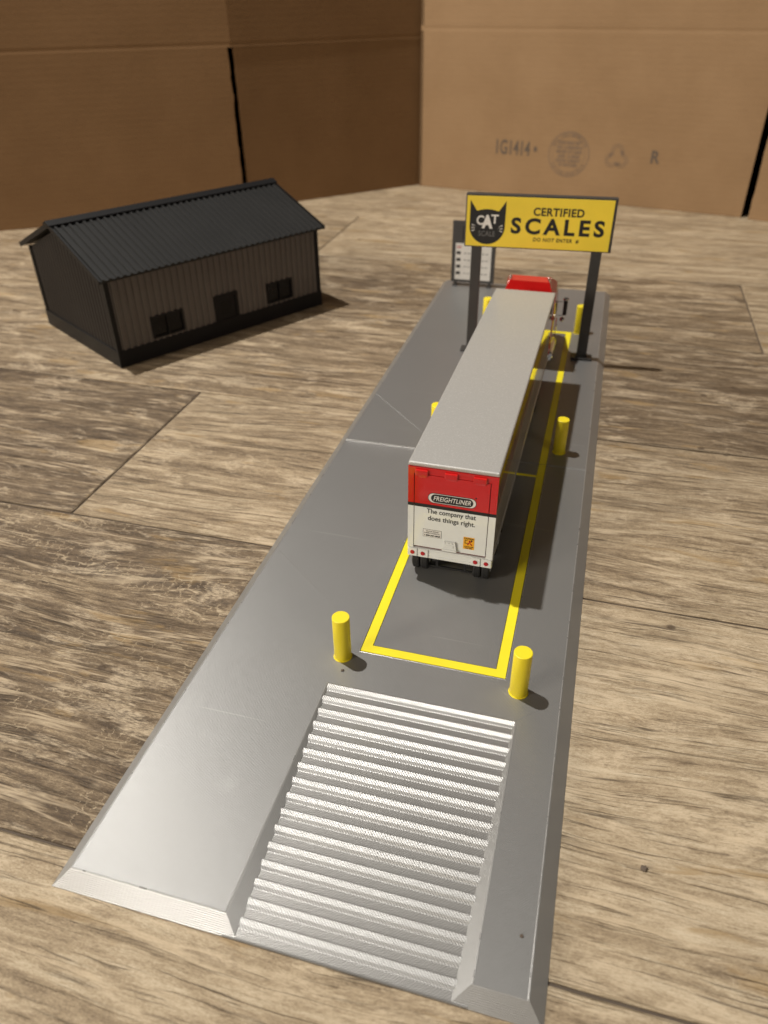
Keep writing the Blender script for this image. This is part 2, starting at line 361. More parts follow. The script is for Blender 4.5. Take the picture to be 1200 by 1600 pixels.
# ------------------------------------------------------------------ cardboard cartons behind
def panel(bm, p, q, z0, z1, th=4.0, ragged=0):
    """upright board panel from plan point p to q, thickness away from the camera"""
    p = Vector(p); q = Vector(q); d = (q - p); L = d.length; d.normalize(); n = Vector((-d.y, d.x))
    t = bmesh.new()
    A = [p, q, q + n * th, p + n * th]
    lo = [t.verts.new((a.x, a.y, z0)) for a in A]; hi = [t.verts.new((a.x, a.y, z1)) for a in A]
    t.faces.new(lo[::-1]); t.faces.new(hi)
    for i in range(4): t.faces.new((lo[i], lo[(i + 1) % 4], hi[(i + 1) % 4], hi[i]))
    merge(bm, t)
def flap(bm, p, q, z0, z1, th=4.0, rag_end=False, rag_start=False, splay=0.0):
    """a flap below the crease; its free side edges can be torn slightly ragged"""
    p = Vector(p); q = Vector(q); d = (q - p); L = d.length; d.normalize(); n = Vector((-d.y, d.x))
    N = 40; t = bmesh.new(); rows_ = []
    for i in range(N + 1):
        z = z0 + (z1 - z0) * i / N; s = splay * (1 - i / N)
        a = random.uniform(-.5, .5) + 1.2 * math.exp(-((i / N - .72) / .03) ** 2) if rag_end else 0
        e0 = random.uniform(-.4, .4) if rag_start else 0
        P0 = p + d * e0 - n * s; P1 = q + d * a - n * s
        rows_.append([t.verts.new((v_.x, v_.y, z)) for v_ in (P0, P1, P1 + n * th, P0 + n * th)])
    for a, b2 in zip(rows_, rows_[1:]):
        for i in range(4): t.faces.new((a[i], a[(i + 1) % 4], b2[(i + 1) % 4], b2[i]))
    t.faces.new(rows_[0][::-1]); t.faces.new(rows_[-1])
    merge(bm, t)
def crease(bm, p, q, z, th=4.0):
    """rolled fold: a shallow rounded valley between body and flap"""
    p = Vector(p); q = Vector(q); d = (q - p); d.normalize(); n = Vector((-d.y, d.x))
    prof = [(0, -3.0), (0.1, -2.2), (0.25, -1.2), (0.32, 0), (0.25, 1.2), (0.1, 2.2), (0, 3.0), (th, 3.0), (th, -3.0)]
    t = bmesh.new(); r0 = []; r1 = []
    for o_, z_ in prof:
        a = p + n * o_; r0.append(t.verts.new((a.x, a.y, z + z_))); a = q + n * o_; r1.append(t.verts.new((a.x, a.y, z + z_)))
    k = len(prof)
    for i in range(k): t.faces.new((r0[i], r0[(i + 1) % k], r1[(i + 1) % k], r1[i]))
    bmesh.ops.recalc_face_normals(t, faces=t.faces); merge(bm, t)

# left carton: plan points
Lp0 = Vector((-950, 478)); Lc = Vector((-318.4, 876)); 
dL = (Lc - Vector((-575, 701.5))).normalized(); Lp0 = Lc - dL * 640
dM = Vector((136.5, 138.2)).normalized(); Lc2 = Lc + dM * 470
nL = Vector((-dL.y, dL.x)); nM = Vector((-dM.y, dM.x))
zc = 188.0
cb = empty('cardboard_box', (Lc.x, Lc.y, 0), 0, 'dim brown cardboard box standing behind the black shed', 'cardboard box')
def rel(v_, o_): return (v_[0] - o_[0], v_[1] - o_[1])
bm = bmesh.new()
O = Lc
A0, A1, A2 = rel(Lp0, O), rel(Lc, O), rel(Lc2, O)
B1 = rel(Lc2 + nM * 420, O); B0 = rel(Lp0 + nL * 420, O)
panel(bm, A0, A1, zc + 3, 430); panel(bm, A1, A2, zc + 3, 430); panel(bm, A2, B1, 0, 430); panel(bm, B1, B0, 0, 430); panel(bm, B0, A0, 0, 430); prism(bm, [A0, A1, A2, B1, B0], 'z', 430.1, 434)  # the unseen lid is added to keep the slit dark inside
crease(bm, A0, A1, zc); crease(bm, A1, A2, zc)
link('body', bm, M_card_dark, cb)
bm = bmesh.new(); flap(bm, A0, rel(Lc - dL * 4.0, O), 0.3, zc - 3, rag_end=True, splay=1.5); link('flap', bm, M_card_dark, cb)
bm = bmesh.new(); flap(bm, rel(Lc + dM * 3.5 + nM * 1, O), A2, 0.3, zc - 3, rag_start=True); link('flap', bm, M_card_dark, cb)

# right carton
P0 = Vector((-126.3, 1063.3)); P1 = Vector((310.4, 969.1)); dR = (P1 - P0).normalized(); nR = Vector((-dR.y, dR.x))
P2 = Vector((317.1, 960.9)); dR2 = (Vector((340.5, 953.5)) - P2).normalized(); P3 = P2 + dR2 * 360
cb2 = empty('cardboard_box', (P0.x, P0.y, 0), 0, 'lighter tan cardboard box with printed marks, behind the yellow sign', 'cardboard box')
O = P0
bm = bmesh.new()
a0, a1, a2, a3 = rel(P0, O), rel(P1 + dR * 3, O), rel(P2 - dR2 * 1, O), rel(P3, O)
zr = 197.0
panel(bm, a0, a1, zr + 3, 430); panel(bm, a1, a3, zr + 3, 430); panel(bm, rel(P3, O), rel(P3 + nR * 400, O), 0, 430); panel(bm, rel(P3 + nR * 400, O), rel(P0 + nR * 400, O), 0, 430); panel(bm, rel(P0 + nR * 400, O), a0, 0, 430); prism(bm, [a0, a1, a3, rel(P3 + nR * 400, O), rel(P0 + nR * 400, O)], 'z', 430.1, 434)  # unseen top panel added here too, so the slit stays dark
crease(bm, a0, a1, zr); crease(bm, a1, a3, zr)
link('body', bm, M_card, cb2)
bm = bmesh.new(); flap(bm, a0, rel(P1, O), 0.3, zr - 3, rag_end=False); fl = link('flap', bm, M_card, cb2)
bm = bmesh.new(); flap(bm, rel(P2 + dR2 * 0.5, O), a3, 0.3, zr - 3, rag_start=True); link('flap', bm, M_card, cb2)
# printed marks on the right carton
def onR(s, z): # matrix on the carton face, s along it
    X = Vector((dR.x, dR.y, 0)); Z = Vector((-nR.x, -nR.y, 0)); Y = Vector((0, 0, 1))
    m = Matrix.Identity(4)
    for i in range(3): m[i][0] = X[i]; m[i][1] = Y[i]; m[i][2] = Z[i]
    pos = Vector((dR.x * s, dR.y * s, z)) + Z * 0.15
    m.translation = pos; return m
bm = bmesh.new(); text(bm, '1G1414 \u2022', onR(146, 60.5), width=58, height=18.5, bold=0.02, depth=0.1); link('printed_number', bm, M_cardink2, cb2)
bm = bmesh.new(); text(bm, 'R', onR(331, 61.5), width=11, height=15, bold=0.03, depth=0.1); link('printed_letter', bm, M_cardink2, cb2)
def ring(bm, M, r0, r1, n=48, a0=0, a1=2 * math.pi, sy=1.0, cx=0, cy=0):
    t = bmesh.new(); A = []; B = []
    full = abs(a1 - a0 - 2 * math.pi) < 1e-6
    for i in range(n + (0 if full else 1)):
        a = a0 + (a1 - a0) * i / n
        A.append(t.verts.new((cx + r0 * math.cos(a), cy + r0 * math.sin(a) * sy, 0))); B.append(t.verts.new((cx + r1 * math.cos(a), cy + r1 * math.sin(a) * sy, 0)))
    k = len(A)
    for i in range(k if full else k - 1): t.faces.new((A[i], B[i], B[(i + 1) % k], A[(i + 1) % k]))
    merge(bm, t, M)
bm = bmesh.new(); Mx = onR(219, 57)
ring(bm, Mx, 26.4, 27.6); ring(bm, Mx, 21.6, 22.2)
for i, ch in enumerate('BOX CERTIFICATE'):                      # curved word along the top of the seal
    a = math.pi / 2 + (7 - i) * 0.155
    if ch != ' ': text(bm, ch, Mx @ Matrix.Translation((24.2 * math.cos(a), 24.2 * math.sin(a), 0)) @ Matrix.Rotation(a - math.pi / 2, 4, 'Z'), height=3.6, width=2.9, bold=0.02, depth=0.02)
for i in range(13):
    a = -math.pi / 2 + (i - 6) * 0.17
    text(bm, 'SIZE LIMIT 65'[i] if 'SIZE LIMIT 65'[i] != ' ' else '-', Mx @ Matrix.Translation((24.2 * math.cos(a), 24.2 * math.sin(a), 0)) @ Matrix.Rotation(a + math.pi / 2, 4, 'Z'), height=3.0, width=2.4, bold=0.02, depth=0.02)
for j, (s_, wd) in enumerate((('EDGE CRUSH TEST', 30), ('32 LBS/IN', 34), ('GROSS WT LIMIT', 36), ('65 LBS', 30), ('SIZE LIMIT', 34), ('75 INCHES', 26))):
    text(bm, s_, Mx @ Matrix.Translation((0, 14 - j * 5.4, 0)), width=wd, height=4.1, bold=0.06, depth=0.02)
link('printed_seal', bm, M_cardink, cb2)
bm = bmesh.new(); Mx = onR(282.5, 58)
for k in range(3):                                              # three chasing arrows
    R3 = Mx @ Matrix.Rotation(k * 2 * math.pi / 3, 4, 'Z')
    ring(bm, R3, 4.6, 5.6, n=16, cy=7.5, a0=R(-15), a1=R(195)); ring(bm, R3, 7.4, 8.2, n=16, cy=7.5, a0=R(-25), a1=R(205))
    t = bmesh.new(); t.faces.new([t.verts.new(q) for q in ((-9.6, 5.2, 0), (-3.6, 5.2, 0), (-6.4, 1.2, 0))]); merge(bm, t, R3)
    t = bmesh.new(); t.faces.new([t.verts.new(q) for q in ((3.6, 8.2, 0), (8.6, 7.2, 0), (7.2, 4.4, 0), (2.8, 6.4, 0))]); merge(bm, t, R3)
link('recycling_mark', bm, M_cardink, cb2)

# ------------------------------------------------------------------ scale platform, two printed sections
W_, L_, L1, H, BV = 161.4, 635.3, 302.0, 4.7, 5.1
GX0, GX1, GY = 61.5, 139.6, 103.8
FX0, FX1, FY0, FY1, FW = 68.9, 132.9, 124.7, 520.8, 4.9
def top(bm, x0, x1, y0, y1, z=H): quad(bm, (x0, y0, z), (x1, y0, z), (x1, y1, z), (x0, y1, z))
def slotwall(bm, x0, y0, x1, y1, z0, z1):
    quad(bm, (x0, y0, z0), (x1, y1, z0), (x1, y1, z1), (x0, y0, z1))
def section(near):
    bm = bmesh.new(); g = 0.22; zs = H - 1.2
    ya, yb = (0, L1 - 0.15) if near else (L1 + 0.15, L_)
    # outer bevels
    yA = BV if near else ya; yB = yb if near else yb - BV
    e = 0.5                                                     # crisp raised outline just inside the bevel
    for x, s in ((0, 1), (W_, -1)):
        quad(bm, (x, ya, 0), (x + s * BV, yA, H), (x + s * BV, yB, H), (x, yb, 0), mi=1)
    if near:
        quad(bm, (0, 0, 0), (GX0 + 5.3, 0, 0), (GX0, BV, H), (BV, BV, H), mi=1)
        quad(bm, (GX1 - 5.7, 0, 0), (W_, 0, 0), (W_ - BV, BV, H), (GX1, BV, H), mi=1)
        quad(bm, (GX0 + 5.3, 0, 0), (GX0 + 5.3, GY + 5, 0), (GX0, GY, H), (GX0, BV, H), mi=1)
        quad(bm, (GX1 - 5.7, 0, 0), (GX1, BV, H), (GX1, GY, H), (GX1 - 5.7, GY + 5, 0), mi=1)
        top(bm, BV, GX0, BV, GY); top(bm, GX1, W_ - BV, BV, GY)
        top(bm, BV, FX0, GY, yb); top(bm, FX1, W_ - BV, GY, yb); top(bm, FX0, FX1, GY, FY0)
        quad(bm, (0, yb, 0), (BV, yb, H), (W_ - BV, yb, H), (W_, yb, 0))
        fy0, fy1 = FY0, yb
        top(bm, FX0 + FW, FX1 - FW, FY0 + FW, 286.6, H - 0.12); top(bm, FX0 + FW, FX1 - FW, 289.0, yb, H - 0.12)
        slotwall(bm, FX0, FY0, FX1, FY0, zs, H); slotwall(bm, FX0 + FW, FY0 + FW, FX1 - FW, FY0 + FW, zs, H - .12)
        slotwall(bm, FX0 + FW, 286.6, FX1 - FW, 286.6, zs, H - .12); slotwall(bm, FX0 + FW, 289.0, FX1 - FW, 289.0, zs, H - .12)
    else:
        # the far end carries the same sunken ramp, mostly hidden by the lorry
        m2 = L_ - GY
        quad(bm, (0, L_, 0), (BV, L_ - BV, H), (W_ - BV, L_ - BV, H), (W_, L_, 0), mi=1)
        quad(bm, (0, ya, 0), (BV, ya, H), (W_ - BV, ya, H), (W_, ya, 0))
        top(bm, BV, FX0, ya, yB); top(bm, FX1, W_ - BV, ya, yB); top(bm, FX0, FX1, FY1, yB)
        top(bm, FX0 + FW, FX1 - FW, ya, FY1 - FW, H - 0.12)
        slotwall(bm, FX0, FY1, FX1, FY1, zs, H)
        fy0, fy1 = ya, FY1
    for x, hh in ((FX0, H), (FX1, H), (FX0 + FW, H - .12), (FX1 - FW, H - .12)): slotwall(bm, x, fy0, x, fy1, zs, hh)
    top(bm, FX0, FX1, fy0, fy1, zs)
    quad(bm, (0, ya, 0), (0, yb, 0), (W_, yb, 0), (W_, ya, 0))
    # thin raised outline strands along the top edges
    def strand(x0, y0, x1, y1, w2=0.45, hh=0.07):
        cyl(bm, (x0, y0, H - w2 * .28), (x1, y1, H - w2 * .28), w2 * .5, n=12, mi=2)
    strand(BV + .3, yA, BV + .3, yB); strand(W_ - BV - .3, yA, W_ - BV - .3, yB)
    strand(FX0 - .35, fy0, FX0 - .35, fy1, .3, .05); strand(FX1 + .35, fy0, FX1 + .35, fy1, .3, .05)
    if near:
        strand(GX0 - .3, BV, GX0 - .3, GY); strand(GX1 + .3, BV, GX1 + .3, GY); strand(BV, BV + .3, GX0, BV + .3)
        strand(FX0, FY0 - .35, FX1, FY0 - .35, .3, .06); strand(BV, yb - .45, FX0, yb - .45, .8, .22); strand(FX1, yb - .45, W_ - BV, yb - .45, .8, .22)
    else: strand(BV, ya + .35, FX0, ya + .35, .5, .1); strand(FX1, ya + .35, W_ - BV, ya + .35)
    return bm
sec1 = empty('scale_platform', (0, 0, 0), 0, 'near silver-grey platform section with the ribbed ramp and a pair of bollards', 'scale platform', 'printed scale platform sections')
sec2 = empty('scale_platform', (0, L1, 0), 0, 'far silver-grey platform section under the sign posts and the lorry cab', 'scale platform', 'printed scale platform sections')
link('deck', section(True), None, sec1, mats=[M_deck, M_bevel, M_edge])
o = link('deck', section(False), None, sec2, loc=(0, -L1, 0), mats=[M_deck, M_bevel, M_edge])
# ramp: trapezoid corrugation falling to the floor
bm = bmesh.new(); N = 16; per = (GY - 0.6) / N; prof = []
y = 0.0
def zr_(y): return 0.75 + (H - 0.9) * y / GY
prof.append((0.0, 0.0)); prof.append((0.0, 0.75))
for i in range(N):
    y0 = 0.6 + i * per
    for f, dz in ((0.0, -.42), (0.06, -.46), (0.42, -.46), (0.48, -.38), (0.64, .10), (0.93, .34), (0.97, .26)):
        prof.append((y0 + f * per, zr_(y0 + f * per) + 0.80 * dz * min(1, 0.45 + 0.6 * (i + f) / 6)))
prof.append((GY, H - .02)); prof.append((GY, 0.0))
prism(bm, prof, 'x', GX0 + 0.1, GX1 - 0.1)
bm.normal_update()
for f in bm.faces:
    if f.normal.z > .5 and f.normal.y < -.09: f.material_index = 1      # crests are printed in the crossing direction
link('ribbed_ramp', bm, None, sec1, mats=[M_ramp, M_crest])
# yellow inlaid border
def border(near):
    bm = bmesh.new(); g = 0.28; a = 0.55
    z0, z1 = H - 1.1, H - 0.02
    y0, y1 = (FY0 + g, L1 - 0.15) if near else (L1 + 0.15, FY1 - g)
    box(bm, FX0 + g, FX0 + FW - g, y0, y1, z0, z1); box(bm, FX1 - FW + g, FX1 - g, y0, y1, z0, z1)
    if near:
        box(bm, FX0 + FW - g, FX1 - FW + g, FY0 + g, FY0 + FW - g, z0, z1); box(bm, FX0 + FW - g, FX1 - FW + g, 286.8, 288.8, z0, z1)
    else: box(bm, FX0 + FW - g, FX1 - FW + g, FY1 - FW + g, FY1 - g, z0, z1)
    return bm
link('yellow_border', border(True), M_yel, sec1)
link('yellow_border', border(False), M_yel, sec2, loc=(0, -L1, 0))
# printed infill seams: hair-thin raised strands across the decks
def strandline(pts, parent, loc, r=0.16):
    bm = bmesh.new()
    for a, b2 in zip(pts, pts[1:]): cyl(bm, (*a, H - .03), (*b2, H - .03), r, n=6)
    return link('strand_line', bm, M_deck, parent, loc=loc)
strandline([(7.8, 182.6), (24, 169.5), (39, 157.1)], sec1, None, .12)
strandline([(39, 157.1), (56, 142)], sec1, None, .07)
strandline([(6.1, 370.2), (49.2, 324.8), (63, 310)], sec2, (0, -L1, 0), .11)
strandline([(139.8, 104.2), (156, 119)], sec1, None, .07)
strandline([(141, 125), (156, 133)], sec1, None, .06)

# ------------------------------------------------------------------ bollards
def bollard_mesh():
    bm = bmesh.new(); cyl(bm, (0, 0, 0), (0, 0, 22.9), 3.75, n=40, bev=0.25)
    cyl(bm, (0, 0, 0), (0, 0, 0.35), 4.15, 3.95, n=40)
    for f in bm.faces: f.smooth = abs(f.normal.z) < .5
    return bm
b0 = None
spots = [(62.7, 120.0, 'yellow bollard at the left corner of the yellow frame, above the ribbed ramp'),
         (138.8, 119.2, 'nearest yellow bollard, beside the right corner of the yellow frame'),
         (138.7, 319.3, 'yellow bollard partly in the trailer\'s shadow, just past the platform seam'),
         (137.9, 520.9, 'far yellow bollard standing just behind the right sign post'),
         (61.0, 319.6, 'yellow bollard almost hidden, peeking out left of the silver trailer roof'),
         (61.0, 521.3, 'far yellow bollard between the left sign post and the trailer front')]
for i, (x, y, lb) in enumerate(spots):
    if b0 is None: b0 = link('bollard', bollard_mesh(), M_yelpost); o = b0
    else: o = b0.copy(); C.objects.link(o)
    o.location = Vector((x, y, H)) * MM
    tag(o, lb, 'bollard', 'yellow bollards on the scale platform')

# ------------------------------------------------------------------ gantry sign
SA = 0.054
sg = empty('gantry_sign', (100.7, 465.5, H), SA, 'yellow certified scales sign board on two dark posts over the truck', 'sign')
bw, z0, z1 = 52.1, 86.1 - H, 122.6 - H
bm = bmesh.new(); box(bm, -bw, bw, -2.3, 3.2, z0, z1, .35)
link('board', bm, M_dkpost, sg)
bm = bmesh.new(); fx0, fx1, fz0, fz1 = -bw + 0.9, bw - 1.9, z0 + 0.8, z1 - 1.3
box(bm, fx0, fx1, -2.6, -2.25, fz0, fz1, .08); link('face_panel', bm, M_signyel, sg)
def SG(u, v, dz=0.0):
    """point on the sign face: u from the left, v from the top, 0..1"""
    m = Matrix.Rotation(R(90), 4, 'X'); m.translation = Vector((fx0 + (fx1 - fx0) * u, -2.62 - dz, fz1 - (fz1 - fz0) * v)); return m
FWd, FHt = fx1 - fx0, fz1 - fz0
bm = bmesh.new()
text(bm, 'CERTIFIED', SG(.635, .265), width=.345 * FWd, height=.165 * FHt, bold=.034, spacing=1.08, depth=.03)
text(bm, 'SCALES', SG(.635, .555), width=.64 * FWd, height=.33 * FHt, bold=.036, spacing=1.35, depth=.03)
text(bm, 'DO NOT ENTER  #', SG(.635, .82), width=.315 * FWd, height=.085 * FHt, bold=.03, spacing=1.15, depth=.03)
link('lettering', bm, M_black, sg)
# cat head
bm = bmesh.new(); hw, hc = .125 * FWd, 0
pts = [(-hw, .42 * FHt)]
pts += [(-.62 * hw, .215 * FHt)]
for i in range(9):
    a = R(128 - 76 * i / 8); pts.append((math.cos(a) * hw * 0.88, .215 * FHt - .16 * FHt * math.sin(R(128)) + math.sin(a) * .16 * FHt + 0.0))
pts += [(.62 * hw, .215 * FHt), (hw, .42 * FHt)]
for i in range(25):
    a = -math.pi * i / 24
    pts.append((math.cos(a) * hw * (1.0 if abs(math.cos(a)) < .999 else 1), -.10 * FHt + math.sin(a) * .36 * FHt))
t = bmesh.new(); f = t.faces.new([t.verts.new((x_, y_, .02)) for x_, y_ in pts]); bmesh.ops.triangulate(t, faces=[f]); bmesh.ops.recalc_face_normals(t, faces=t.faces)
merge(bm, t, SG(.148, .5)); link('cat_emblem', bm, M_black, sg)
bm = bmesh.new()
text(bm, 'C', SG(.098, .475, .06), width=.052 * FWd, height=.19 * FHt, bold=.02)
text(bm, 'A', SG(.148, .50, .06), width=.078 * FWd, height=.27 * FHt, bold=.06)
text(bm, 'T', SG(.200, .445, .06), width=.05 * FWd, height=.18 * FHt, bold=.02)
for s in (-1, 1):
    for k in range(3):
        a = (0.35 - 0.35 * k); L0 = 4.2
        M = SG(.148, .5, .06) @ Matrix.Translation((s * 8.0, -3.4 - 1.1 * k, 0)) @ Matrix.Rotation(s * a, 4, 'Z')
        t = bmesh.new(); t.faces.new([t.verts.new(q) for q in ((0, 0, 0), (s * L0 * .75, .38, 0), (s * L0 * .75, -.38, 0))]); merge(bm, t, M)
link('emblem_lettering', bm, M_white_ink, sg)
bm = bmesh.new(); text(bm, 'SCALE', SG(.148, .74, .06), width=.118 * FWd, height=.105 * FHt, bold=.0, depth=.03); link('emblem_subtitle', bm, M_grey_ink, sg)
for x in (57.6 - 100.7, 143.3 - 100.7):
    bm = bmesh.new(); box(bm, x - 3.7, x + 3.7, -1.2, 3.0, 1.6, z0 + 6, .3); po = link('post', bm, M_dkpost, sg)
    bm = bmesh.new(); box(bm, x - 8, x + 8, -4.2, 5.6, 0.0, 1.8, .4); box(bm, x - 4.6, x + 4.6, -2.0, 3.8, 1.7, 3.0, .3); link('base_plate', bm, M_dkpost, po)

# ------------------------------------------------------------------ price board at the far left corner
pb = empty('price_board', (31.3, 618, H), 0.02, 'small dark framed board with a white printed list at the far left corner', 'information board')
bm = bmesh.new(); box(bm, -20.6, 20.6, -1.6, 1.6, 3.6, 60.0, .3); link('frame', bm, M_dkpost, pb)
bm = bmesh.new(); box(bm, -11, 14, -1.9, -1.5, 43.5, 56, .1); link('header_panel', bm, M_black, pb)
bm = bmesh.new(); box(bm, -17, 17, -1.95, -1.5, 6.2, 40, .1); link('list_sheet', bm, M_sheet, pb)
def PB(x, z): 
    m = Matrix.Rotation(R(90), 4, 'X'); m.translation = Vector((x, -2.0, z)); return m
bm = bmesh.new(); text(bm, 'CAT', PB(-13.6, 36.6), width=4.2, height=2.2, bold=.05, depth=.02); link('red_lettering', bm, M_lens, pb)
bm = bmesh.new()
for k in range(4):
    z = 31.2 - 6.3 * k
    box(bm, -16, -12, -2.03, -1.9, z - 1.3, z + 1.5); 
link('black_lettering', bm, M_black, pb)
bm = bmesh.new()
for k in range(4):
    z = 31.2 - 6.3 * k
    for j in range(7): box(bm, -9 + j * 3.4, -6.6 + j * 3.4, -2.03, -1.9, z - .5, z + .3)
link('grey_lettering', bm, M_grey_ink, pb)
for x in (-16.5, 16.5):
    bm = bmesh.new(); box(bm, x - 2.2, x + 2.2, -4, 4, 0, 1.2, .2); box(bm, x - 1.2, x + 1.2, -1.4, 1.4, 1.1, 3.9, .1); link('foot', bm, M_dkpost, pb)
bm = bmesh.new(); box(bm, -14.2, 14.2, -1.0, 1.0, 1.1, 1.9, .1); link('crossbar', bm, M_dkpost, pb)

# ------------------------------------------------------------------ black metal-look shed
sh = empty('shed', (-202.8, 374.1, 0), R(58.96), 'black ribbed metal-look toy shed with gable roof, in front of the dim carton', 'shed')
SL, SD, EZ, RZ = 202.1, 133.6, 70.0, 96.0
bm = bmesh.new()
prism(bm, [(1, 0), (SD - 1, 0), (SD - 1, EZ - 2), (SD / 2, RZ - 2.6), (1, EZ - 2)], 'x', 1, SL - 1)
nrib = 35
wins = [(31.2, 59.5), (142.9, 170.3)]
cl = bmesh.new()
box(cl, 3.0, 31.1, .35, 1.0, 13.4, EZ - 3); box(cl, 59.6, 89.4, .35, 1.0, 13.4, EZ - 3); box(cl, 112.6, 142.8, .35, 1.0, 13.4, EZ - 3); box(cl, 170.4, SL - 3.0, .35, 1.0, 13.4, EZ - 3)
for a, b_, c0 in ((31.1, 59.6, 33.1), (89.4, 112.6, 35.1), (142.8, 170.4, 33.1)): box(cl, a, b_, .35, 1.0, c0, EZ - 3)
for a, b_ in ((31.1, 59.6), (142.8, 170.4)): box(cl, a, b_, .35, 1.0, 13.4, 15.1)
for i in range(nrib):
    x = 6 + (SL - 12) * i / (nrib - 1)
    segs = [(13, EZ - 3)]
    if any(a - 1 < x < b_ + 1 for a, b_ in wins): segs = [(13, 15.2), (33, EZ - 3)]
    if 89 < x < 113: segs = [(35.2, EZ - 3)]
    for a, b_ in segs:
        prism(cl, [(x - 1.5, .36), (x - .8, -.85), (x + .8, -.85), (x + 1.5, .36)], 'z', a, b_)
    prism(bm, [(x - 1.25, SD - 1.02), (x - .55, SD - .1), (x + .55, SD - .1), (x + 1.25, SD - 1.02)], 'z', 13, EZ - 3)
for i in range(23):
    y = 6 + (SD - 12) * i / 22
    zt = EZ - 4 + (RZ - EZ) * (1 - abs(y - SD / 2) / (SD / 2))
    for xa, xb in ((1.02, .1), (SL - 1.02, SL - .1)):
        prism(bm, [(xa, y - 1.25), (xb, y - .55), (xb, y + .55), (xa, y + 1.25)], 'z', 13, zt)
wall = link('wall', bm, M_shed, sh)
link('front_cladding', cl, M_cladding_lit, sh)
bm = bmesh.new()
box(bm, -.9, SL + .9, -.9, SD + .9, 0, 13.4, .2)
link('base_band', bm, M_shed_trim, sh)
for x in (0, SL):
    for y in (0, SD):
        sx = 1 if x == 0 else -1; sy = 1 if y == 0 else -1
        X = sorted((x - .5 * sx, x + 3.2 * sx)); X2 = sorted((x - .5 * sx, x + .8 * sx)); Y = sorted((y - .5 * sy, y + .8 * sy)); Y2 = sorted((y + .8 * sy, y + 3.2 * sy))
        bm = bmesh.new()
        x0_, x1_ = x - .5 * sx, x + 3.2 * sx; y0_, y1_ = y - .5 * sy, y + 3.2 * sy; xm, ym = x + .8 * sx, y + .8 * sy
        prism(bm, [(x0_, y0_), (x1_, y0_), (x1_, ym), (xm, ym), (xm, y1_), (x0_, y1_)], 'z', 13.4, EZ - 1.5)
        link('corner_trim', bm, M_shed_trim, sh)
for a, b_ in wins:
    bm = bmesh.new(); m_ = (a + b_) / 2
    for q in ((a, b_, 15.2, 16.4), (a, b_, 31.4, 33), (a, a + 1.3, 16.4, 31.4), (b_ - 1.3, b_, 16.4, 31.4), (m_ - .8, m_ + .8, 16.4, 31.4)): box(bm, q[0], q[1], -1.0, 1.1, q[2], q[3])
    wi = link('window', bm, M_shed_trim, sh)
    bm = bmesh.new(); box(bm, a + 1.2, b_ - 1.2, .6, .98, 16.3, 31.5); link('pane', bm, M_glass, wi)
bm = bmesh.new()
for q in ((89.5, 92, 13.4, 35), (110, 112.5, 13.4, 35), (92, 110, 32.5, 35)): box(bm, q[0], q[1], -1.1, 1.1, q[2], q[3])
box(bm, 92, 110, -.1, .99, 2, 32.5)
do = link('door', bm, M_shed_trim, sh)
bm = bmesh.new(); box(bm, 96, 106, -.25, 0.2, 17, 29.5); link('pane', bm, M_glass, do)
# ribbed roof
ov = 5.0; sl = math.atan2(RZ - EZ, SD / 2); run = SD / 2 + ov; ez = EZ - ov * math.tan(sl) + 1.6
for side in (0, 1):
    bm = bmesh.new()
    def Q(x, d, hgt):  # d horizontal distance from eave, hgt normal height
        y = -ov + d - hgt * math.sin(sl); z = ez + d * math.tan(sl) + hgt * math.cos(sl)
        return (x, y if side == 0 else SD - y, z)
    prof = [(-4.5, -1.6), (-4.5, 0)]
    n_ = 37; pw = (SL + 9) / n_
    for i in range(n_):
        x = -4.5 + i * pw
        prof += [(x + pw * .30, 0), (x + pw * .42, 1.25), (x + pw * .70, 1.25), (x + pw * .82, 0)]
    prof += [(SL + 4.5, 0), (SL + 4.5, -1.6)]
    t = bmesh.new(); A = [t.verts.new(Q(x, 0, h)) for x, h in prof]; B = [t.verts.new(Q(x, run - .3, h)) for x, h in prof]
    k = len(prof); t.faces.new(A); t.faces.new(B[::-1])
    for i in range(k): t.faces.new((A[i], A[(i + 1) % k], B[(i + 1) % k], B[i]))
    bmesh.ops.recalc_face_normals(t, faces=t.faces); merge(bm, t)
    rf = link('roof', bm, M_roof, sh)
    for xx in (-5.4, SL + 4.6): # barge boards
        bm = bmesh.new()
        t = bmesh.new(); A = [t.verts.new(Q(xx, d, h)) for d, h in ((-.4, -2.2), (-.4, 1.4), (run, 1.4), (run, -2.2))]; B = [t.verts.new(Q(xx + .8, d, h)) for d, h in ((-.4, -2.2), (-.4, 1.4), (run, 1.4), (run, -2.2))]
        t.faces.new(A); t.faces.new(B[::-1])
        for i in range(4): t.faces.new((A[i], A[(i + 1) % 4], B[(i + 1) % 4], B[i]))
        bmesh.ops.recalc_face_normals(t, faces=t.faces); merge(bm, t)
        link('barge_board', bm, M_shed_trim, rf)
bm = bmesh.new(); rz = ez + run * math.tan(sl)
prism(bm, [(SD / 2 - 5.5, rz - 5.5 * math.tan(sl) + 1.5), (SD / 2 - 5.5, rz - 5.5 * math.tan(sl) + 2.4), (SD / 2, rz + 3.0), (SD / 2 + 5.5, rz - 5.5 * math.tan(sl) + 2.4), (SD / 2 + 5.5, rz - 5.5 * math.tan(sl) + 1.5), (SD / 2, rz + 1.6)], 'x', -6.2, SL + 6.2)
link('ridge_cap', bm, M_shed_trim, sh)

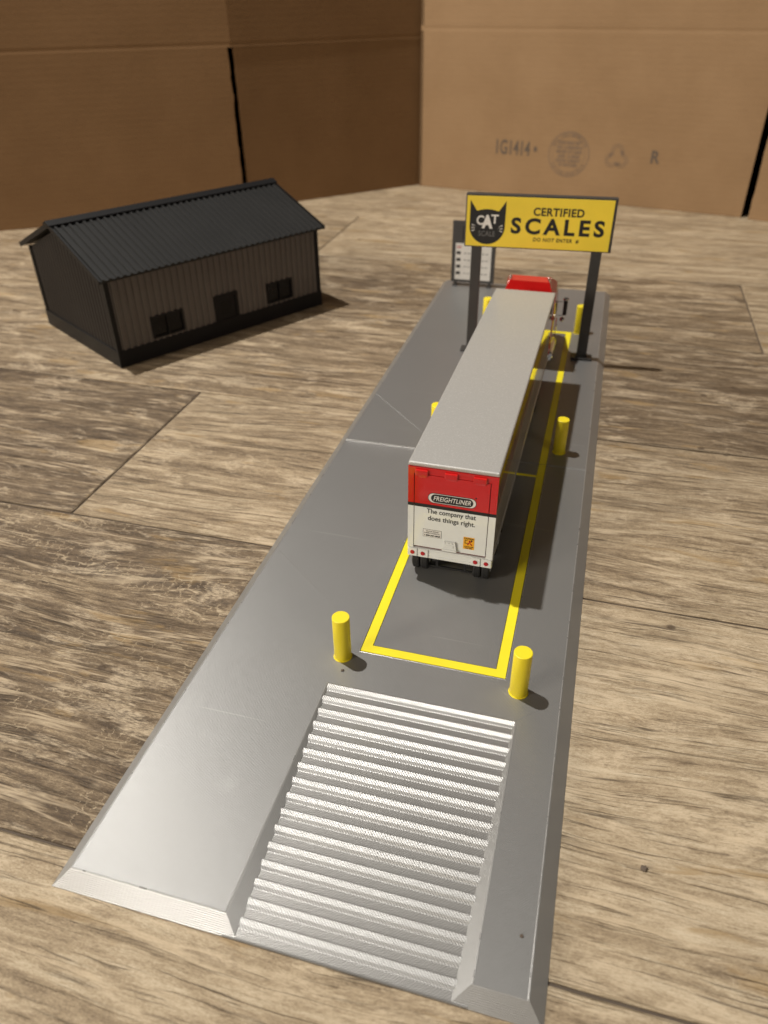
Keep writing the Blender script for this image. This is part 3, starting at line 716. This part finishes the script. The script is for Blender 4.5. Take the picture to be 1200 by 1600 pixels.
# ------------------------------------------------------------------ toy lorry: trailer
TROT = -0.0122
tr = empty('toy_trailer', (97.02, 180.2, H), TROT, 'silver-roofed toy box trailer, red over white, parked on the yellow frame', 'toy trailer')
TL = 240.5; TW = 20.3; z0, z1 = 17.7 - H, 70.0 - H; zs = 47.3 - H; HZ = H
def wall_bm(x0, x1, y0, y1, za, zb, bev=.25):
    b_ = bmesh.new(); box(b_, x0, x1, y0, y1, za, zb, bev); return b_
bm = wall_bm(-TW, TW, 1.2, TL, z0 + 4.5, z1 - 1.2, .2)
for f in bm.faces:
    f.material_index = 1 if f.calc_center_median().z < zs else 0
# split colour: lower white band built as its own slab
bm.free()
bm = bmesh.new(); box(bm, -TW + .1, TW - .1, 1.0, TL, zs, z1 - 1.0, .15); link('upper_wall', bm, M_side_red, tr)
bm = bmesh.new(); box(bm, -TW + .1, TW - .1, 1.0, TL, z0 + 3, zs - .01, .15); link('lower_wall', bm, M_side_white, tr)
bm = bmesh.new()
for s in (-1, 1): box(bm, s * TW - .25, s * TW + .25, 1.5, TL - .5, z0 + 3.0, z0 + 5.0, .1)
link('side_rail', bm, M_side_white, tr)
bm = bmesh.new(); box(bm, -TW - .25, TW + .25, -.25, TL + .2, z1 - 1.9, z1 + .2, .75, seg=3)
for f in bm.faces: f.smooth = False
link('roof', bm, M_silver, tr)
# rear frame with door
bm = bmesh.new()
dz0, dz1, dx0, dx1 = 24.3 - H, 64.6 - H, -17.3, 16.9
def two_tone(x0, x1, ya, yb, za, zb):
    if zb <= zs: box(bm, x0, x1, ya, yb, za, zb, mi=1)
    elif za >= zs: box(bm, x0, x1, ya, yb, za, zb, mi=0)
    else: box(bm, x0, x1, ya, yb, za, zs, mi=1); box(bm, x0, x1, ya, yb, zs, zb, mi=0)
two_tone(-TW - .1, dx0 - .35, -.6, 1.1, z0 + 5.3, z1 - 1.9); two_tone(dx1 + .35, TW + .1, -.6, 1.1, z0 + 5.3, z1 - 1.9)
two_tone(dx0 - .35, dx1 + .35, -.6, 1.1, dz1 + .3, z1 - 1.9)
link('rear_frame', bm, None, tr, mats=[M_red, M_white])
bm = bmesh.new(); box(bm, dx0 - .35, dx1 + .35, .5, 1.05, z0 + 5.3, dz1 + .3); link('door_gap', bm, M_darkred, tr)
bm = bmesh.new(); box(bm, dx0, dx1, -.55, .6, dz0, zs, mi=1); box(bm, dx0, dx1, -.55, .6, zs, dz1, mi=0)
door = link('door', bm, None, tr, mats=[M_red, M_white])
bm = bmesh.new()
for a, b_ in ((-TW - .12, dx0 - .35), (dx0, dx1), (dx1 + .35, TW + .12)): box(bm, a, b_, -.68, -.5, zs - .1, 48.9 - H)
link('black_stripe', bm, M_black, tr)
for a, b_ in ((-17.0, -11.1), (-3.6, 2.3), (9.3, 15.3)):
    bm = bmesh.new(); box(bm, a, b_, -1.8, -.5, 64.4 - H, 67.3 - H, .45, seg=3); box(bm, a + 1.2, b_ - .5, -1.1, -.5, 63.4 - H, 64.6 - H, .3)
    link('hinge', bm, M_red, tr)
# bumper with light blocks
bm = bmesh.new(); box(bm, -TW - .1, TW + .1, -.5, 3.5, z0, z0 + 5.2, .25)
box(bm, -9.8, 10.2, -.75, -.45, z0 + 3.9, z0 + 4.6, .12); box(bm, -9.8, 10.2, -.7, -.45, z0 + 1.3, z0 + 1.8, .1)
bu = link('bumper', bm, M_white, tr)
for a, b_ in ((-20.2, -15.6), (-15.0, -10.2), (10.4, 14.9), (15.5, 20.2)):
    bm = bmesh.new(); box(bm, a, b_, -1.1, -.4, z0 + .35, z0 + 5.1, .3); lb = link('lamp_block', bm, M_white, bu)
for x in (-17.9, -12.8, 12.6, 17.7):
    bm = bmesh.new(); cyl(bm, (x, -.9, 20.4 - H), (x, -1.45, 20.4 - H), 1.2, 1.0, n=24); link('tail_light', bm, M_lens, bu)
# latch
bm = bmesh.new()
prism(bm, [(-3.4, 24.9 - H), (3.5, 24.9 - H), (2.6, 30.0 - H), (-2.6, 30.0 - H)], 'y', -1.6, -.5)
box(bm, -3.5, 3.6, -2.3, -.9, 24.7 - H, 25.9 - H, .35)
for x in (-2.2, -.5, 1.2): box(bm, x - .35, x + .35, -2.0, -1.5, 29.0 - H, 29.8 - H, .15)
box(bm, -1.8, 1.9, -1.9, -1.5, 26.8 - H, 28.2 - H, .2)
link('latch', bm, M_white, door)
# lettering and stickers on the door
def RD(x, z, dz=0.0):
    m = Matrix.Rotation(R(90), 4, 'X'); m.translation = Vector((x, -.60 - dz, z - H)); return m
def pill(bm, M, w2, h2, zoff=0, n=16, ang=0.0):
    t = bmesh.new(); r = h2; pts = []
    for i in range(n + 1): a = -math.pi / 2 + math.pi * i / n; pts.append((w2 - r + r * math.cos(a), r * math.sin(a)))
    for i in range(n + 1): a = math.pi / 2 + math.pi * i / n; pts.append((-w2 + r + r * math.cos(a), r * math.sin(a)))
    t.faces.new([t.verts.new((x_, y_, zoff)) for x_, y_ in pts]); merge(bm, t, M)
bm = bmesh.new(); pill(bm, RD(0.1, 52.9, .02), 11.2, 2.75); link('badge_outline', bm, M_black, door)
bm = bmesh.new(); pill(bm, RD(0.1, 52.9, .05), 10.9, 2.45); link('badge_rim', bm, M_white_ink, door)
bm = bmesh.new(); pill(bm, RD(0.1, 52.9, .08), 9.7, 2.2); ring(bm, RD(10.9, 56.0, .03), 0, .42, 12); link('badge_field', bm, M_black, door)
bm = bmesh.new(); text(bm, 'FREIGHTLINER', RD(0.15, 52.9, .11), width=17.2, height=2.5, bold=.012, shear=.25, spacing=1.05, depth=.01); link('badge_lettering', bm, M_white_ink, door)
bm = bmesh.new()
def serif(bm, s, x, z, width, height):
    text(bm, s, RD(x, z, .03), width=width, height=height, bold=.012, depth=.01)
serif(bm, 'The company that', 0.0, 45.0, 22.9, 3.4); serif(bm, 'does things right.', 0.2, 41.1, 22.0, 3.4)
link('slogan_lettering', bm, M_black, door)
bm = bmesh.new(); box(bm, -13.0, -4.1, -.62, -.54, 30.5 - H, 34.9 - H); st = link('phone_sticker', bm, M_grey_ink, door)
bm = bmesh.new(); box(bm, -12.8, -4.3, -.66, -.6, 30.7 - H, 34.7 - H); link('sticker_face', bm, M_white_ink, st)
bm = bmesh.new(); text(bm, "HOW'S MY DRIVING?", RD(-8.55, 33.9, .08), width=6.0, height=.7, bold=.03, depth=.01); text(bm, 'COMMENTS, PLEASE CALL', RD(-8.55, 32.8, .08), width=7.8, height=.75, bold=.03, depth=.01)
text(bm, '1-800-327-6868', RD(-8.55, 31.5, .08), width=7.6, height=1.0, bold=.06, depth=.01); link('sticker_lettering', bm, M_black, st)
bm = bmesh.new(); box(bm, 6.3, 11.5, -.62, -.54, 27.0 - H, 33.9 - H); st = link('caution_sticker', bm, M_sticker, door)
bm = bmesh.new(); text(bm, 'CAUTION', RD(8.9, 33.1, .04), width=4.7, height=.85, bold=.06, depth=.01)
text(bm, 'THIS VEHICLE MAKES', RD(8.9, 28.5, .04), width=4.5, height=.55, bold=.05, depth=.01); text(bm, 'WIDE TURNS', RD(8.9, 27.6, .04), width=3.6, height=.7, bold=.06, depth=.01)
box(bm, 7.0, 8.6, -.65, -.61, 30.2 - H, 30.6 - H); box(bm, 7.0, 7.3, -.65, -.61, 30.2 - H, 32.2 - H); box(bm, 7.0, 8.3, -.65, -.61, 31.9 - H, 32.2 - H)
box(bm, 9.7, 10.6, -.65, -.61, 31.6 - H, 32.5 - H); link('sticker_lettering', bm, M_black, st)
bm = bmesh.new()
for k, (a, b_) in enumerate((((8.4, 29.6), (9.3, 31.2)), ((9.3, 31.2), (10.2, 31.6)), ((9.3, 31.2), (9.0, 32.2)), ((9.6, 30.6), (10.4, 29.5)))): cyl(bm, (a[0], -.63, a[1] - H), (b_[0], -.63, b_[1] - H), .28, n=6)
link('sticker_figure', bm, M_lens, st)
# running gear
def wheel(parent, x, y, r, wd, name='wheel', rim=M_white):
    bm = bmesh.new(); cyl(bm, (x - wd / 2, y, r), (x + wd / 2, y, r), r, n=36, bev=.7)
    for k in range(3):
        xx = x - wd / 2 + wd * (k + 1) / 4
        cyl(bm, (xx - .18, y, r), (xx + .18, y, r), r + .12, n=36)
    w_ = link(name, bm, M_tyre, parent)
    bm = bmesh.new(); cyl(bm, (x - wd / 2 - .1, y, r), (x + wd / 2 + .1, y, r), r * .55, n=20, bev=.3); cyl(bm, (x - wd / 2 - .6, y, r), (x + wd / 2 + .6, y, r), r * .2, n=12)
    link('rim', bm, rim, w_)
for y in (10, 29):
    for x in (-17.2, -13.0, 13.0, 17.2): wheel(tr, x, y, 7.7, 3.7)
bm = bmesh.new()
for y in (10, 29): cyl(bm, (-15, y, 7.7), (15, y, 7.7), 1.3, n=12)
for x in (-8, 8): box(bm, x - 1, x + 1, 3, 50, 9, z0 + 3)
for y in (6, 24, 46): box(bm, -9, 9, y - 1, y + 1, 9.5, z0 + 2)
box(bm, -13.5, 10.5, 5.0, 6.0, 3.4, 4.4, .2)                       # under-run guard
for x in (-7, 7): box(bm, x - .6, x + .6, 5.1, 5.9, 4.3, z0 + .5)
link('bogie', bm, M_frame, tr)
for x in (-15.1, 15.1):
    bm = bmesh.new(); box(bm, x - 4.2, x + 4.2, 43.4, 43.9, 2.5, z0 + 3); link('mud_flap', bm, M_frame, tr)
bm = bmesh.new()
for x in (-11, 11):
    box(bm, x - 1.2, x + 1.2, 168, 170.4, 5, z0 + 3); box(bm, x - 2.4, x + 2.4, 166.5, 172, 4.2, 5.2)
cyl(bm, (-11, 169, 9), (11, 169, 9), .6, n=8); link('landing_gear', bm, M_frame, tr)
bm = bmesh.new(); box(bm, -TW + .6, TW - .6, 1.2, TL - .5, z0 + 2.2, z0 + 3.1); link('underframe', bm, M_frame, tr)

# ------------------------------------------------------------------ tractor
tk = empty('toy_truck', (97.02 + .0122 * 240, 420.6, H), TROT, 'red toy semi tractor with chrome trim at the front of the trailer', 'toy truck')
# local y: 0 = trailer front
bm = bmesh.new()
prof = [(20, 17), (20, 56), (21, 65.3), (33, 65.3), (43, 60), (52, 47.5), (56, 44), (60, 33), (86, 28.5), (88.5, 26), (89, 12), (76, 11), (74, 15), (62, 15), (60, 10), (24, 10), (22, 12)]
w2 = {0: 18.5}
t = bmesh.new(); A = []; B = []; Cc = []; D = []
def inset(y, z): return 5.2 if z > 60 else (1.2 if z > 50 else (2.5 if y > 62 else 0))
for y_, z_ in prof:
    i_ = inset(y_, z_)
    A.append(t.verts.new((-19.6 + i_, y_, z_))); B.append(t.verts.new((19.6 - i_, y_, z_)))
n_ = len(prof)
for i in range(n_): t.faces.new((A[i], A[(i + 1) % n_], B[(i + 1) % n_], B[i]))
fA = t.faces.new(A[::-1]); fB = t.faces.new(B)
bmesh.ops.triangulate(t, faces=[fA, fB])
bmesh.ops.recalc_face_normals(t, faces=t.faces)
bmesh.ops.bevel(t, geom=[e for e in t.edges if abs(e.verts[0].co.x - e.verts[1].co.x) < 6 and e.calc_face_angle(0) > .5], offset=.5, segments=2, affect='EDGES')
merge(bm, t); link('cab', bm, M_red, tk)
bm = bmesh.new()
for s in (-1, 1):
    prism(bm, [(44, 34), (44, 43), (51, 43), (56, 34)], 'x', s * 19.2 - .6, s * 19.2 + .6)
t = bmesh.new(); t.faces.new([t.verts.new(q) for q in ((-15, 53.6, 46.7), (15, 53.6, 46.7), (15.5, 60.2, 34.4), (-15.5, 60.2, 34.4))]); bmesh.ops.solidify(t, geom=t.faces[:], thickness=.6); merge(bm, t)
link('window', bm, M_glass, tk)
bm = bmesh.new(); box(bm, -11, 11, 88.2, 90, 12, 27, .5)
link('grille', bm, M_chrome, tk)
bm = bmesh.new(); box(bm, -19.5, 19.5, 89, 92, 4.5, 11.5, .8); link('bumper', bm, M_chrome, tk)
for s in (-1, 1):
    bm = bmesh.new(); box(bm, s * 15 - 2.6, s * 15 + 2.6, 86, 89.6, 14, 19, .6); link('headlight', bm, M_chrome, tk)
    bm = bmesh.new(); cyl(bm, (s * 17.5, 26, 8.5), (s * 17.5, 56, 8.5), 4.6, n=24, bev=.6); link('fuel_tank', bm, M_chrome, tk)
    # tall mirror: dark tube with a chrome rim on an arm
    bm = bmesh.new(); cyl(bm, (s * 25.6, 56, 30.5), (s * 25.6, 56, 42.3), 1.55, n=20); mr = link('mirror', bm, M_frame, tk)
    bm = bmesh.new(); cyl(bm, (s * 25.6, 56, 42.2), (s * 25.6, 56, 43.1), 2.2, n=20, caps=False); cyl(bm, (s * 25.6, 56, 42.2), (s * 25.6, 56, 43.1), 1.45, n=20, caps=False)
    cyl(bm, (s * 19, 55.5, 40.5), (s * 25, 56, 40.5), .22, n=8); cyl(bm, (s * 19, 54.5, 30), (s * 25, 56, 30), .22, n=8)
    t = bmesh.new(); bmesh.ops.create_uvsphere(t, u_segments=12, v_segments=8, radius=1.9); merge(bm, t, Matrix.Translation((s * 24.4, 54, 27.6)))
    link('mirror_bracket', bm, M_chrome, mr)
    bm = bmesh.new(); cyl(bm, (s * 13.6, 23.5, 58), (s * 13.6, 23.5, 66.9), .95, n=16); cyl(bm, (s * 13.6, 23.5, 66.8), (s * 13.6, 23.5, 67.4), 1.5, n=16, caps=False); link('horn', bm, M_chrome, tk)
    bm = bmesh.new(); prism(bm, [(60, 9), (63, 17), (70, 20), (80, 19), (86, 13), (86, 10), (79, 14.5), (70, 16.5), (65, 13), (63, 9)], 'x', s * 19.4 - 2.4, s * 19.4 + .2); link('fender', bm, M_red, tk)
    wheel(tk, s * 17.0, 72.5, 7.7, 4.2, rim=M_chrome)
    for y in (-50, -31):
        for dx in (0, 4.2): wheel(tk, s * (17.2 - dx), y, 7.7, 3.7, rim=M_chrome)
bm = bmesh.new()
for s in (-1, 1): box(bm, s * 6.5 - 1, s * 6.5 + 1, -60, 86, 8, 11)
for y in (-50, -31, 72.5): cyl(bm, (-15, y, 7.7), (15, y, 7.7), 1.2, n=10)
box(bm, -8, 8, -48, -33, 11, z0 + 2, .4); link('chassis', bm, M_frame, tk)

# ------------------------------------------------------------------ crumbs
def crumb(x, y, z, r, lb):
    t = bmesh.new(); bmesh.ops.create_icosphere(t, subdivisions=2, radius=r)
    for v_ in t.verts: v_.co *= random.uniform(.7, 1.2); v_.co.z *= .6
    o = link('crumb', t, M_cardink2, loc=(x, y, z + r * .45)); tag(o, lb, 'crumb')
crumb(189.0, 57.1, 0, 1.15, 'tiny dark crumb on the pale floor plank right of the platform')
crumb(65.2, 111.7, H, .7, 'tiny brown speck on the platform between bollard and ramp')
crumb(152.0, 22.3, H, .6, 'tiny dark speck on the right strip beside the ramp')
